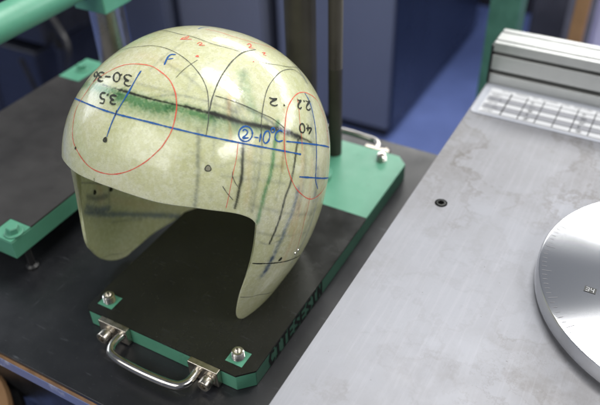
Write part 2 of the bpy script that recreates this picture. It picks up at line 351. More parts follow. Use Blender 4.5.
for ch in 'CITESESIN':
    for stv in LET[ch]:
        q = [(yy + a * .0175 + rng.normal() * .0006, -.0375 + b * .031 + rng.normal() * .0006) for a, b in stv]
        for (a0, b0), (a1, b1) in zip(q[:-1], q[1:]):
            L_ = math.hypot(a1 - a0, b1 - b0); na, nb = -(b1 - b0) / L_ * .0034, (a1 - a0) / L_ * .0034; da, db = (a1 - a0) / L_ * .0016, (b1 - b0) / L_ * .0016
            c = [(a0 - da + na, b0 - db + nb), (a0 - da - na, b0 - db - nb), (a1 + da - na, b1 + db - nb), (a1 + da + na, b1 + db + nb)]
            xo = x1 + .0004 + rng.random() * .0002
            mb.add([(xo, p, z) for p, z in c], [(0, 1, 2, 3)])
    yy += .0235
mb.build('handwriting', M_WRITE, PL)

# ------------------------------------------------------------------ steel surface on the right
HS = .10
t = thing('steel_surface_plate', 'scratched and stained pale steel machine table', 'steel table', (.2, 1.0, TZ))
SX0 = -.3665
mb = MB()
seg = 28; cs = (-.302, 1.088)
mb.box(SX0, .75, .30, 1.76, HS - .035, HS); SL = mb.build('slab', M_STEEL, t, .0015)
mb = MB(); mb.box(SX0 + .06, .7, .34, 1.42, TZ, HS - .0355); mb.build('support', M_DARK, t)
mb = MB(); mb.lathe((-.302, 1.088, HS + .0003), [(.0125, 0), (.0125, .0006), (.0105, .0009)], 28); q = mb.build('countersunk_screw', M_BLACK, t)
mb = MB(); mb.lathe((-.302, 1.088, HS + .0013), [(.0098, 0), (.0092, .0004)], 28); mb.build('screw_head', M_SLOT, q)
mb = MB(); mb.lathe((-.302, 1.088, HS + .0018), [(.0070, 0), (.0068, .0003)], 6, smooth=False); mb.build('socket_shade', M_BLACK, q)  # flat black hexagon standing in for the dark of an uncut recess

# aluminium profile
t = thing('aluminium_profile', 'slotted aluminium extrusion lying along the steel table', 'aluminium bar', (-.36, 1.60, HS))
yA, yB, zA, zB = 1.600, 1.686, HS + .0006, .213
d = .014; w = .0058
prof = [(yA, zA), (yA, .134 - w), (yA + d, .134 - w), (yA + d, .134 + w), (yA, .134 + w), (yA, .184 - w * .8), (yA + d, .184 - w * .8), (yA + d, .184 + w * .8), (yA, .184 + w * .8), (yA, zB),
        (1.613, zB), (1.613, zB - d), (1.621, zB - d), (1.621, zB), (1.661, zB), (1.661, zB - d), (1.669, zB - d), (1.669, zB), (yB, zB), (yB, zA)]
n = len(prof); XA, XB = -.3625, .75
mb = MB(); mb.add([(XA, y, z) for y, z in prof] + [(XB, y, z) for y, z in prof], [tuple(range(n)), tuple(range(2 * n - 1, n - 1, -1))] + [(i, i + n, (i + 1) % n + n, (i + 1) % n) for i in range(n)])
mb.build('extrusion', M_ALU, t, .0012)
for zz, ww in ((.134, w), (.184, w * .8)):
    mb = MB(); mb.box(XA + .001, XB - .001, yA + d - .0005, yA + d + .003, zz - ww + .0002, zz + ww - .0002); mb.build('slot_dark_fill', M_SLOT, t)  # dark strip laid in the front groove to deepen its shade
for ya_, yb_ in ((1.613, 1.621), (1.661, 1.669)):
    mb = MB(); mb.box(XA + .001, XB - .001, ya_ + .0003, yb_ - .0003, zB - d - .0005, zB - .005); mb.build('slot_dark_fill', M_DARK, t)  # dark fill in the top groove, painting in its shade
mb = MB(); mb.box(XA - .0065, XA - .0004, yA + .001, yB - .002, zA, zB - .010); mb.build('end_cap', M_DARK, t, .001)

# laminated printed chart
t = thing('printed_chart', 'laminated sheet with a printed number table beside the aluminium bar', 'chart', (-.1, 1.5, HS))
mb = MB(); r_ = .012; P = []
fx0, fx1, fy0, fy1 = -.362, .30, 1.448, 1.598
for cx, cy, a0 in ((fx1 - r_, fy0 + r_, -90), (fx1 - r_, fy1 - r_, 0), (fx0 + r_, fy1 - r_, 90), (fx0 + r_, fy0 + r_, 180)):
    for i in range(7): a = math.radians(a0 + 15 * i); P.append((cx + r_ * math.cos(a), cy + r_ * math.sin(a)))
mb.prism(P, HS + .0006, HS + .0016); mb.build('laminate', M_FILM, t)
mb = MB(); mb.box(-.345, .27, 1.457, 1.578, HS + .0018, HS + .0024); mb.build('paper', M_PAPER, t)
mb = MB(); z = HS + .0027
RY = [1.459, 1.478, 1.497, 1.516, 1.535, 1.554]; CX = [-.342, -.292, -.252, -.212, -.172, -.132, -.092, -.052, -.012, .028, .068, .108, .148]
def strip(m, a, b, c, d_, zz): m.add([(a, c, zz), (b, c, zz), (b, d_, zz), (a, d_, zz)], [(0, 1, 2, 3)])
for j, y in enumerate(RY[:-1]):
    if j in (1, 3): strip(mb, -.342, .265, y, y + .019, z)
pg = mb.build('grey_rows', M_PGREY, t)
mb = MB(); z = HS + .0031
for i, x in enumerate(CX): 
    if i: strip(mb, x - (.0016 if i == 1 else .0011), x + (.0016 if i == 1 else .0011), 1.459, 1.566, z)
for y in RY: strip(mb, -.342, .265, y - .0006, y + .0006, z + .0002)
def minidigit(m, x, y, ch, sz, zz):
    segs = {'0': 'abcdef', '1': 'bc', '2': 'abged', '3': 'abgcd', '4': 'fgbc', '5': 'afgcd', '6': 'afgedc', '7': 'abc', '8': 'abcdefg', '9': 'abcdfg'}[ch]
    w_, h_ = sz * .55, sz; th = sz * .055
    D = dict(a=(0, h_, w_, h_), d=(0, 0, w_, 0), g=(0, h_ / 2, w_, h_ / 2), f=(0, h_ / 2, 0, h_), b=(w_, h_ / 2, w_, h_), e=(0, 0, 0, h_ / 2), c=(w_, 0, w_, h_ / 2))
    for s_ in segs:
        a, b, c, d_ = D[s_]; strip(m, x + a - th, x + c + th, y + b - th, y + d_ + th, zz)
for j in range(5):
    for i in range(1, 12):
        if (i * 7 + j * 5) % 5 in (1, 2, 3): continue
        s_ = str(16 + 8 * i + 3 * j)[:2] if (i + j) % 3 else str((i + j) % 9)
        for q_, ch in enumerate(s_): minidigit(mb, CX[i] + .013 + q_ * .006, RY[j] + .006, ch, .0085, z + .0004)
x = -.318
for wlen in (5, 7, 3, 8, 4, 9, 6):
    for q_ in range(wlen): minidigit(mb, x, 1.569, str((q_ * 3 + wlen) % 10), .005, z + .0004); x += .0046
    x += .010
for j in range(5):
    for q_ in range(5 if j % 2 else 4): minidigit(mb, -.334 + q_ * .0058, RY[j] + .006, str((q_ * 4 + j * 3) % 10), .006, z + .0004)
mb.build('printing', M_PINK, t)

# turned disc
DC = (.1695, 1.013); DR = .2572
t = thing('turntable_disc', 'polished round steel disc with engraved edge marks on the steel table', 'disc', (DC[0], DC[1], HS))
mb = MB(); mb.lathe((DC[0], DC[1], HS + .0006), [(DR - .012, 0), (DR - .012, .006), (DR + .0015, .008), (DR + .0015, .032), (DR - .001, .0365), (DR - .004, .0372), (.001, .0372)], 180); D_ = mb.build('disc', [M_DISC], t)
mb = MB()
for i in range(144):
    a = 2 * math.pi * i / 144; ln = .016 if i % 6 == 0 else .008; ra, rb = DR - .006, DR - .006 - ln; c, s_ = math.cos(a), math.sin(a); hw = .0004
    mb.add([(DC[0] + r * c + e * s_, DC[1] + r * s_ - e * c, HS + .0382) for r, e in ((ra, -hw), (rb, -hw), (rb, hw), (ra, hw))], [(0, 1, 2, 3)])
mb.build('engraved_marks', simple('engraving', (.14, .14, .15), .5, .5), t)
mb = MB(); strip(mb, .000, .019, .930, .943, HS + .0383); nb = mb.build('number_field', M_SLOT, t)
mb = MB()
for q_, ch in enumerate('34'): minidigit(mb, .003 + q_ * .0075, .932, ch, .0085, HS + .0386)
mb.build('engraved_number', M_PAPER, nb)

# things beyond the bench
t = thing('green_upright', 'blurred green steel upright standing behind the aluminium bar', 'post', (-.487, 2.2, FZ))
mb = MB(); mb.box(-.535, -.435, 2.2, 2.3, FZ, .8); mb.build('upright', simple('dark_green_enamel', (.06, .17, .12), .5), t, .006)
mb = MB(); mb.box(-.62, -.35, 2.1, 2.4, FZ + .0005, FZ + .02); mb.build('foot', M_DARK, t, .004)
t = thing('machine_housing', 'dark blurred machine housing behind the aluminium bar', 'machine', (.6, 3.4, FZ))
mb = MB(); mb.box(-.62, .10, 3.4, 4.2, FZ + .25, .5); b_ = mb.build('body', simple('machine_grey', (.05, .05, .06), .5, .2, .5, 4, 0), t, .03)
for x, y in ((-.55, 3.5), (.03, 3.5), (-.55, 4.1), (.03, 4.1)):
    mb = MB(); mb.box(x - .04, x + .04, y - .04, y + .04, FZ, FZ + .249); mb.build('leg', M_DARK, t)
mb = MB(); mb.box(-.45, -.1, 3.384, 3.398, -.6, -.05); mb.build('panel', simple('panel_grey', (.12, .12, .14), .5), t, .004)
t = thing('wooden_post', 'brown wooden post blurred beyond the aluminium bar', 'post', (-.285, 2.525, FZ))
mb = MB(); mb.box(-.312, -.262, 2.50, 2.55, FZ + .041, .5); mb.build('post', M_BROWN, t, .006)
mb = MB(); mb.box(-.34, -.23, 2.46, 2.59, FZ + .0005, FZ + .04); mb.build('foot', M_BROWN, t, .006)
t = thing('pale_storage_locker', 'pale lilac locker blurred at the right edge behind the bar', 'locker', (-.1, 2.75, FZ))
mb = MB(); mb.box(-.252, .15, 2.62, 2.9, FZ + .02, .5); mb.build('body', M_SCREEN, t, .006)
mb = MB(); mb.box(-.235, .13, 2.607, 2.6195, FZ + .06, .46); d_ = mb.build('door', M_SCREEN, t, .004)
mb = MB(); mb.box(.07, .085, 2.59, 2.606, -.4, -.2); mb.build('handle', M_CHROME, d_, .003)
# dark trolley behind the left of the helmet
t = thing('black_trolley', 'black wheeled trolley blurred in the upper left background', 'trolley', (-3.1, 2.6, FZ))
mb = MB(); mb.box(-4.6, -2.78, 2.25, 2.75, -.62, .3); mb.build('body', M_DARK, t, .02)
mb = MB(); mb.box(-4.6, -2.93, 2.28, 2.75, -1.28, -.70); mb.build('dark_box', simple('black_blue_plastic', (.014, .016, .026), .45), t, .02)
mb = MB(); mb.tube(crom([(-2.95, 2.2, -.7), (-2.86, 2.2, -.95), (-2.70, 2.2, -.85), (-2.62, 2.25, -.6), (-2.75, 2.3, -.45)], .03), .016, 10); mb.build('cable', M_DARK, t)
mb = MB(); mb.tube([(-2.80, 2.3, -.55), (-2.62, 2.45, -1.3)], .022, 10); mb.build('brace', M_DARK, t)
for x, y in ((-4.2, 2.3), (-2.82, 2.3), (-3.4, 2.3), (-4.2, 2.7), (-2.82, 2.7)):
    mb = MB(); mb.tube([(x, y, FZ + .08), (x + .1, y, -.62)], .035, 14); mb.build('leg', M_DARK, t)
    mb = MB(); mb.lathe((x - .02, y, FZ + .075), [(.02, 0), (.07, .002), (.07, .04), (.02, .042)], 24, 'x'); mb.build('wheel', M_DARK, t)
# stool under the bench front
t = thing('wooden_stool', 'brown wooden stool seat with a black rim just below the bench edge', 'stool', (-1.24, .29, FZ))
mb = MB(); mb.lathe((-1.24, .292, -.38), [(.02, 0), (.262, 0), (.27, .008), (.27, .024), (.262, .03), (.02, .03)], 64); mb.build('seat', M_BROWN, t)
mb = MB(); mb.lathe((-1.24, .292, -.41), [(.02, 0), (.285, 0), (.292, .008), (.292, .022), (.285, .0285), (.02, .0285)], 64); mb.build('seat_rim', M_DARK, t)
for i in range(4):
    a = math.pi / 4 + i * math.pi / 2; c, s_ = math.cos(a), math.sin(a)
    mb = MB(); mb.tube([(-1.24 + c * .19, .292 + s_ * .19, -.412), (-1.24 + c * .27, .292 + s_ * .27, FZ)], .022, 14); mb.build('leg', M_DARK, t)
BODY=dict(DL=1.15,x0=-0.6919,y0=0.8377,z0=0.2636,W=0.2348,Lf=0.2431,Lr=0.2259,H=0.2184,n=2.1668,m=2.0927,kf=0.0500,ks=0.1833,kr=0.1521,tilt=0.0075,pw=1.9730)
RIM_FAR=[(0,0.7867),(10,0.7928),(20,0.808),(32,0.829),(40,0.8557),(47,0.8876),(52,0.9244),(55,0.9655),(59.5,1.0222),(61.5,1.1142),(61,1.2022),(55.5,1.3222),(50,1.4622),(46.8,1.6222),(49,1.7422),(53,1.8542),(59,2.0382),(65,2.1542),(70.5,2.1862),(75.5,2.1582),(88.7,2.0942),(106,2.0822),(130,2.0782),(155,2.0862),(180,2.0862)]
RIM=[(0,0.7867),(10,0.7928),(20,0.808),(32,0.829),(40,0.8557),(47,0.8876),(52,0.9244),(55.5,0.9709),(57.2,1.0462),(56.5,1.1782),(53.5,1.3342),(50.3,1.4942),(47.5,1.6382),(45.6,1.8142),(45.3,1.9342),(47,2.0142),(51,2.0622),(57,2.0742),(65,2.0702),(80,2.0662),(100,2.0662),(130,2.0782),(155,2.0862),(180,2.0862)]
MARKS=[
('line','blue',0.0027,1.0,[(-55.54,0.6109),(-25.45,0.4862),(-8.17,0.4635),(14.26,0.4609),(29.59,0.4851),(42.78,0.5262),(57.33,0.5946),(70.1,0.675),(85.13,0.7931)]),
('line','blue',0.0027,1.0,[(-14.61,0.2381),(-8.79,0.3507),(-8.12,0.4458),(-8.17,0.4635),(-7.34,0.5728)]),
('line','blue',0.0027,1.0,[(79.7,0.69),(93.26,0.7895),(111.69,0.9473)]),
('line','blue',0.0027,1.0,[(80.31,0.8823),(90.49,0.9616),(110.92,1.1835)]),
('line','blue',0.0022,0.8,[(111.88,0.6065),(110.2,0.6485),(105.72,0.7058),(101.3,0.7679),(96.37,0.8458),(91.68,0.9687),(93.48,1.0727)]),
('line','blue',0.003,1.0,[(13.46,0.0998),(3.15,0.1035),(1.05,0.1189),(3.31,0.1437),(5.95,0.173)]),
('line','blue',0.0027,1.0,[(4.67,0.1365),(13.03,0.1247)]),
('line','blue',0.0018,0.6,[(-162.96,0.164),(-165.52,0.2097),(-169.47,0.2473)]),
('line','blue',0.0024,1.0,[(64.37,0.5836),(63.72,0.5901),(62.93,0.5951),(62.05,0.5983),(61.15,0.5993),(60.27,0.5982),(59.46,0.595),(58.79,0.59),(58.29,0.5834),(57.99,0.5756),(57.92,0.5673),(58.09,0.5588),(58.5,0.5508),(59.12,0.5439),(59.92,0.5386),(60.85,0.5352),(61.83,0.5341),(62.79,0.5352),(63.65,0.5386),(64.36,0.544),(64.85,0.551),(65.1,0.559),(65.09,0.5674),(64.84,0.5758),(64.37,0.5836)]),
('line','blue',0.0026,1.0,[(60.56,0.5512),(61.9,0.5465),(62.87,0.5595),(61.9,0.5704),(59.3,0.5789),(62.15,0.5879)]),
('line','blue',0.0024,1.0,[(64.84,0.595),(66.8,0.6076)]),
('line','blue',0.0026,1.0,[(68.78,0.5947),(67.55,0.6101),(66.37,0.6263)]),
('line','blue',0.0026,1.0,[(72.11,0.631),(71.24,0.6382),(70.32,0.6429),(69.48,0.6444),(68.83,0.6425),(68.47,0.6373),(68.45,0.6297),(68.79,0.6208),(69.44,0.612),(70.32,0.6046),(71.29,0.5999),(72.2,0.5986),(72.89,0.6007),(73.24,0.606),(73.21,0.6137),(72.8,0.6224),(72.11,0.631)]),
('line','blue',0.0022,1.0,[(76.45,0.6155),(75.92,0.6187),(75.32,0.6196),(74.82,0.618),(74.54,0.6142),(74.56,0.6093),(74.88,0.6046),(75.42,0.6013),(76.03,0.6004),(76.54,0.6021),(76.82,0.6059),(76.78,0.6108),(76.45,0.6155)]),
('line','blue',0.0026,1.0,[(80.42,0.6424),(79.44,0.6299),(77.35,0.6283),(75.35,0.6375),(74.66,0.6533),(75.72,0.6689),(78.15,0.6766)]),
('line','red',0.0017,0.85,[(-45.31,0.37),(-41.25,0.2905),(-33.19,0.2395),(-11.32,0.1985),(5.87,0.2114),(19.75,0.2497),(26.27,0.3055),(28.18,0.3546),(28.45,0.4062),(26.56,0.487),(23.03,0.5489),(20.46,0.5808),(14.56,0.6398),(6.69,0.6956),(-2.01,0.7303),(-12.34,0.736),(-23.41,0.704),(-29.81,0.6764),(-35.84,0.6239),(-40.94,0.573),(-43.37,0.498),(-46.77,0.438),(-45.31,0.37)]),
('line','red',0.0016,0.75,[(100.31,0.5625),(106.47,0.5726),(111.82,0.6027),(115.89,0.6494),(118.94,0.7063),(118.13,0.76),(116.74,0.8197),(112.49,0.8796),(108.74,0.9979),(107.16,1.1586),(96.67,1.1531),(86.69,1.082),(78.89,0.9567),(75.72,0.8689),(75.63,0.7681),(79.11,0.6788),(85.86,0.6088),(92.61,0.5721),(100.31,0.5625)]),
('line','red',0.001,0.35,[(102.97,0.5794),(97.13,0.6295),(92.62,0.6773),(86.71,0.7789)]),
('line','red',0.001,0.55,[(56.43,0.5916),(53.33,0.6597),(50.31,0.7233),(45.56,0.8606)]),
('line','red',0.001,0.4,[(86.65,1.0546),(84.51,1.1572),(82.49,1.2577),(80.42,1.521)]),
('line','red',0.0012,0.8,[(-172.78,0.1788),(163.78,0.1941),(145.46,0.2303),(139.18,0.3278),(142.96,0.4582)]),
('line','red',0.002,0.85,[(-97.16,0.0298),(-134.82,0.0442),(-153.18,0.0323),(-111.71,0.0288),(158.66,0.0297)]),
('line','red',0.002,0.85,[(-140.32,0.0484),(-158.51,0.0534),(-154.84,0.0285)]),
('line','red',0.002,0.85,[(94.49,0.0525),(114.77,0.0576),(105.48,0.0693),(91.57,0.0641),(100.0,0.0862)]),
('line','red',0.002,0.85,[(129.77,0.2674),(133.93,0.2867),(128.72,0.2862),(124.29,0.2742),(126.56,0.3026)]),
('line','red',0.002,0.85,[(123.3,0.3386),(125.43,0.3552),(121.01,0.346),(121.53,0.3617)]),
('dot','red',0.0028,1.0,[(56.81,0.1244)]),
('dot','red',0.0013,1.0,[(104.36,0.3133)]),
('line','pencil',0.0013,0.9,[(-67.82,0.4684),(-77.66,0.4432),(-77.34,0.3636),(-73.55,0.2839),(-67.48,0.205),(-60.23,0.1405),(-36.8,0.0887),(10.03,0.0868),(38.89,0.1429),(47.25,0.2093),(49.79,0.2649),(49.74,0.3323),(47.09,0.4145),(45.31,0.4674),(42.78,0.5262)]),
('line','pencil',0.002,0.8,[(125.09,0.3088),(112.74,0.2543),(99.83,0.2395),(84.58,0.2436),(63.89,0.2868),(51.82,0.3618),(47.44,0.4199)]),
('line','pencil',0.0012,0.8,[(-115.77,0.2937),(-121.92,0.1119),(-162.21,0.0563),(140.56,0.0593),(111.65,0.1231),(110.66,0.2374)]),
('line','pencil',0.001,0.7,[(107.36,0.3305),(112.27,0.3805),(118.22,0.4364),(123.85,0.4923),(136.48,0.6002)]),
('line','pencil',0.0014,0.9,[(66.84,0.6453),(69.44,0.5893),(72.77,0.5429),(78.32,0.4959),(86.57,0.4548),(96.32,0.4352),(110.63,0.4447),(119.85,0.4842),(125.45,0.5343),(126.64,0.5962)]),
('line','pencil',0.0014,0.75,[(53.79,0.3581),(61.23,0.3973),(67.44,0.4433),(74.55,0.5156),(79.1,0.5675),(82.66,0.637)]),
('line','pencil',0.0011,0.7,[(50.27,0.7232),(50.73,0.7549),(51.52,0.7789)]),
('line','pencil',0.0013,0.75,[(45.63,0.7556),(46.88,0.7919),(48.66,0.8313)]),
('line','pencil',0.001,0.6,[(50.73,0.7016),(49.94,0.736)]),
('line','pencil',0.0011,0.25,[(54.52,0.1465),(34.27,0.1879),(25.57,0.2375)]),
('line','black',0.0024,0.9,[(53.34,1.3259),(57.03,1.3677),(60.95,1.4102),(68.81,1.4986),(80.21,1.6226),(91.79,1.741)]),
('line','pencil',0.0012,0.7,[(47.2,1.6692),(52.42,1.7309),(59.94,1.803),(80.11,2.0286)]),
('dot','black',0.0045,1.0,[(68.25,1.4554)]),
('dot','hole',0.0052,1.0,[(41.24,0.6667)]),
('dot','black',0.0045,1.0,[(-7.64,0.588)]),
('dot','black',0.0026,1.0,[(-24.72,0.7018)]),
('dot','black',0.0015,1.0,[(113.84,0.8656)]),
('line','black',0.0018,0.9,[(-8.96,0.4455),(-7.82,0.4725)]),
('line','black',0.0012,0.9,[(-8.99,0.776),(-8.79,0.7901)]),
('line','black',0.0032,0.95,[(-11.0,0.3202),(-12.97,0.3287),(-17.31,0.3275),(-19.01,0.3153),(-16.04,0.3062),(-21.13,0.3071),(-24.57,0.2972),(-22.49,0.2847),(-17.25,0.2821)]),
('dot','black',0.0023,1.0,[(-28.53,0.3045)]),
('line','black',0.0032,0.95,[(-26.8,0.3426),(-28.87,0.3431),(-31.28,0.3402),(-33.55,0.3345),(-35.16,0.327),(-35.61,0.319),(-34.72,0.3122),(-32.66,0.3085),(-30.01,0.3092),(-27.5,0.3144),(-25.74,0.3226),(-25.05,0.3313),(-25.47,0.3385),(-26.86,0.3426)]),
('line','black',0.0032,0.95,[(-35.69,0.3471),(-41.42,0.3705)]),
('line','black',0.0032,0.95,[(-38.43,0.3855),(-39.85,0.3978),(-44.12,0.4099),(-46.32,0.4053),(-43.8,0.3884),(-48.83,0.4058),(-52.89,0.4105),(-51.12,0.3917),(-46.14,0.3724)]),
('line','black',0.0032,0.95,[(-47.54,0.4431),(-48.2,0.4268),(-51.6,0.4177),(-57.78,0.4318),(-59.64,0.4522),(-54.63,0.4419),(-51.48,0.4275),(-52.5,0.4192)]),
('line','black',0.0032,0.95,[(-12.05,0.4226),(-13.49,0.43),(-16.26,0.4298),(-17.03,0.4199),(-14.98,0.4122),(-18.11,0.4132),(-19.83,0.4047),(-18.23,0.3947),(-15.1,0.3926)]),
('dot','black',0.0023,1.0,[(-22.82,0.408)]),
('line','black',0.0032,0.95,[(-24.11,0.4581),(-20.97,0.4491),(-22.71,0.4325),(-24.76,0.4388),(-27.85,0.4341),(-28.58,0.4199),(-25.56,0.4089)]),
('line','black',0.0032,0.95,[(106.75,0.673),(104.6,0.669),(103.6,0.6539),(105.27,0.6457),(110.4,0.6528),(108.49,0.6426),(107.24,0.6263)]),
('line','black',0.0032,0.95,[(100.91,0.6244),(99.21,0.6239),(98.58,0.6123),(100.07,0.6035),(104.14,0.6029),(102.76,0.597),(101.96,0.585)]),
('dot','black',0.0019,1.0,[(105.93,0.6207)]),
('line','black',0.0032,0.95,[(94.97,0.7458),(98.61,0.7377),(95.12,0.713)]),
('line','black',0.0032,0.95,[(95.28,0.7311),(97.73,0.7091)]),
('line','black',0.0032,0.95,[(91.09,0.7116),(90.69,0.7039),(90.75,0.6945),(91.27,0.6856),(92.13,0.6794),(93.14,0.6773),(94.05,0.6797),(94.63,0.6861),(94.77,0.695),(94.43,0.7044),(93.71,0.712),(92.77,0.7162),(91.83,0.716),(91.07,0.7114)]),
('line','black',0.0032,0.95,[(97.19,0.7035),(97.0,0.6999)]),
('line','black',0.0032,0.95,[(87.34,0.5308),(85.19,0.5259),(83.58,0.5094),(84.81,0.5015),(89.57,0.5085),(87.56,0.4983),(85.68,0.4807)]),
('dot','black',0.0018,1.0,[(90.93,0.5536)]),
('soft','black',0.0034,0.75,[(-63.79,0.5531),(-32.45,0.3885),(-16.88,0.36),(-3.01,0.3523),(9.58,0.3546),(22.73,0.3647),(34.22,0.3852),(47.41,0.4293),(62.23,0.5129),(72.62,0.5784),(81.99,0.6472),(88.82,0.7209),(94.9,0.7952)]),
('soft','black',0.004,0.8,[(-16.88,0.36),(-3.01,0.3523),(9.58,0.3546)]),
('soft','black',0.003,0.4,[(9.58,0.3546),(22.73,0.3647),(34.22,0.3852),(47.41,0.4293)]),
('soft','black',0.006,1.1,[(34.22,0.3852),(47.41,0.4293),(62.23,0.5129),(72.62,0.5784),(81.99,0.6472),(88.82,0.7209)]),
('soft','black',0.012,0.35,[(47.41,0.4293),(62.23,0.5129),(72.62,0.5784),(81.99,0.6472),(88.82,0.7209)]),
('soft','grey',0.007,0.6,[(65.64,0.4424),(74.35,0.529),(81.7,0.651),(87.99,0.7322)]),
('soft','black',0.007,0.55,[(47.41,0.4293),(62.23,0.5129),(72.62,0.5784),(81.99,0.6472),(88.82,0.7209)]),
('soft','black',0.006,0.5,[(-16.88,0.36),(-3.01,0.3523)]),
('soft','green',0.016,0.9,[(-62.01,0.5647),(-29.87,0.4028),(-15.13,0.3777)]),
('soft','green',0.02,0.95,[(-13.99,0.3855),(-1.17,0.3799),(10.47,0.3828),(22.69,0.393)]),
('soft','green',0.018,0.8,[(23.76,0.3833),(34.68,0.4041),(47.36,0.448)]),
('soft','green',0.018,0.5,[(47.5,0.4436),(62.04,0.5269),(72.33,0.5923)]),
('soft','green',0.036,0.3,[(-12.4,0.3974),(-0.06,0.3929),(11.15,0.3963),(22.95,0.4068),(33.41,0.4263),(45.67,0.468),(59.82,0.5481)]),
('soft','grey',0.008,0.5,[(47.11,0.4382),(61.77,0.5211),(72.09,0.5861),(81.41,0.6547),(88.26,0.7284),(94.39,0.803)]),
('soft','green',0.022,0.4,[(83.73,0.3239),(75.88,0.3903),(71.65,0.4751),(70.54,0.523)]),
('soft','green',0.012,0.0,[(60.69,0.6398),(62.97,0.5531)]),
('soft','grey',0.007,0.6,[(39.94,0.4953),(37.69,0.6239),(36.94,0.6887),(34.4,0.8271)]),
('soft','black',0.0032,0.35,[(69.5,0.4238),(58.84,0.5952)]),
('soft','black',0.0036,1.6,[(59.18,0.587),(56.05,0.669),(54.28,0.7277),(51.67,0.7937),(48.89,0.8719)]),
('soft','black',0.008,0.3,[(58.84,0.5952),(54.49,0.7191),(49.52,0.8541)]),
('soft','green',0.0075,1.0,[(80.98,0.5933),(75.36,0.6482),(71.74,0.6904),(66.3,0.7819),(61.2,0.8664),(56.94,0.9795)]),
('soft','black',0.0042,1.1,[(86.8,0.7246),(82.75,0.7642),(74.9,0.8797),(70.68,0.9335),(66.5,1.0556),(61.65,1.2105)]),
('soft','blueg',0.012,0.65,[(78.42,0.9422),(74.56,1.0402),(70.36,1.1574),(65.64,1.3115),(60.26,1.481),(58.29,1.5295)]),
('soft','blueg',0.009,0.9,[(63.13,1.3784),(60.31,1.4936)]),
('soft','grey',0.0035,0.4,[(57.02,1.1501),(61.65,1.2203),(67.11,1.2365)]),
('soft','blueg',0.016,0.35,[(111.75,0.6531),(96.42,0.7887),(90.45,1.1368)]),
('soft','grey',0.01,0.35,[(89.51,0.7753),(83.04,0.9193),(77.72,1.0759)]),
('soft','orange',0.014,0.3,[(87.32,0.7829),(79.64,0.9509),(72.83,1.2057)]),
('soft','orange',0.01,0.2,[(62.4,0.599),(57.57,0.7217),(53.27,0.8742)]),
('soft','grey',0.009,0.25,[(63.37,0.6508),(58.54,0.7736),(54.5,0.9056)]),
('soft','blueg',0.012,0.4,[(94.45,1.1488),(88.37,1.4735),(80.74,1.674)]),
('soft','grey',0.006,0.3,[(46.21,0.7114),(50.03,0.727),(61.89,0.7892),(71.92,0.8659)]),
('soft','grey',0.006,0.35,[(55.62,0.8848),(62.82,0.9499),(72.73,1.0554),(89.9,1.2642)]),
('soft','grey',0.006,0.3,[(-7.31,0.1507),(34.21,0.2225),(48.14,0.3271)]),
('soft','grey',0.008,0.3,[(89.62,0.3109),(68.53,0.3928),(60.18,0.4851)]),
('soft','grey',0.01,0.3,[(59.43,0.413),(63.83,0.4671)]),
('soft','orange',0.012,0.35,[(79.09,1.0469),(74.81,1.3322),(70.74,1.5258)]),
('soft','orange',0.012,0.25,[(91.21,0.8656),(85.03,1.0713),(79.97,1.2754),(76.69,1.4911)]),
('soft','grey',0.016,0.3,[(94.52,0.9472),(89.31,1.2175),(84.06,1.4032)]),
('soft','grey',0.01,0.3,[(79.17,1.139),(96.59,1.2915)]),
('soft','grey',0.005,0.45,[(9.35,0.3509),(26.77,0.3254),(46.41,0.3697),(61.14,0.4584)]),
('soft','grey',0.006,0.3,[(-57.42,0.4985),(-36.71,0.3498),(-4.78,0.2983),(26.69,0.3205)]),
('soft','grey',0.005,0.3,[(53.53,0.3627),(46.06,0.5501),(40.53,0.8087)]),
('soft','grey',0.005,0.45,[(66.83,0.6467),(60.2,0.7812),(55.17,0.9193)]),
('soft','grey',0.004,0.4,[(80.85,0.6622),(72.97,0.7732),(66.18,0.9159)]),
('soft','grey',0.006,0.35,[(55.0,0.6653),(69.47,0.7587),(94.72,0.9372)]),
('soft','grey',0.005,0.45,[(55.87,1.0487),(67.05,1.1965),(86.86,1.4091)]),
('soft','orange',0.006,0.6,[(67.48,0.3382),(57.91,0.4488),(53.73,0.5693)]),
('soft','orange',0.007,0.45,[(89.51,0.5722),(79.01,0.6783),(72.21,0.7945)]),
('soft','grey',0.009,0.4,[(59.44,0.3924),(58.56,0.4704),(58.06,0.5266)]),
('soft','grey',0.005,0.25,[(-179.26,0.068),(-7.48,0.0895),(-6.61,0.2175)]),
('soft','orange',0.02,0.12,[(-43.69,0.192),(-7.31,0.1507),(22.25,0.1689)]),
('soft','grey',0.007,0.18,[(75.63,0.1841),(50.78,0.2075),(34.66,0.3127)]),
('soft','grey',0.005,0.16,[(34.67,0.5859),(44.21,0.6616),(55.0,0.6653)]),
('soft','grey',0.02,0.12,[(12.24,0.4055),(35.89,0.4552),(50.04,0.5138)]),
('soft','grey',0.009,0.3,[(139.66,0.5536),(130.37,0.5831),(123.95,0.6151)]),
('soft','blueg',0.007,0.6,[(133.01,0.5772),(128.31,0.6007),(124.08,0.6237)]),
('soft','green',0.02,0.18,[(12.8,0.4189),(-18.3,0.4205),(-40.26,0.4691)]),
('soft','grey',0.008,0.08,[(38.24,0.6465),(30.22,0.6091),(16.69,0.58)]),
('soft','blueg',0.012,0.8,[(-54.53,1.4712),(-67.73,1.6793),(-80.83,1.8307),(-94.7,1.9473),(-113.78,2.0702)]),
('soft','blueg',0.014,0.8,[(-57.97,1.47),(-65.57,1.6077),(-72.44,1.676)]),
('soft','grey',0.012,0.9,[(-61.4,1.4169),(-68.28,1.5192),(-74.13,1.5713)]),
('soft','black',0.004,0.6,[(-59.83,1.258),(-68.43,1.3695),(-74.59,1.4546)]),
('soft','grey',0.004,0.5,[(-79.65,1.4717),(-73.45,1.6671)]),
('dot','black',0.005,1.0,[(-67.9,1.4531)]),
('dot','black',0.005,1.0,[(-78.63,1.551)]),
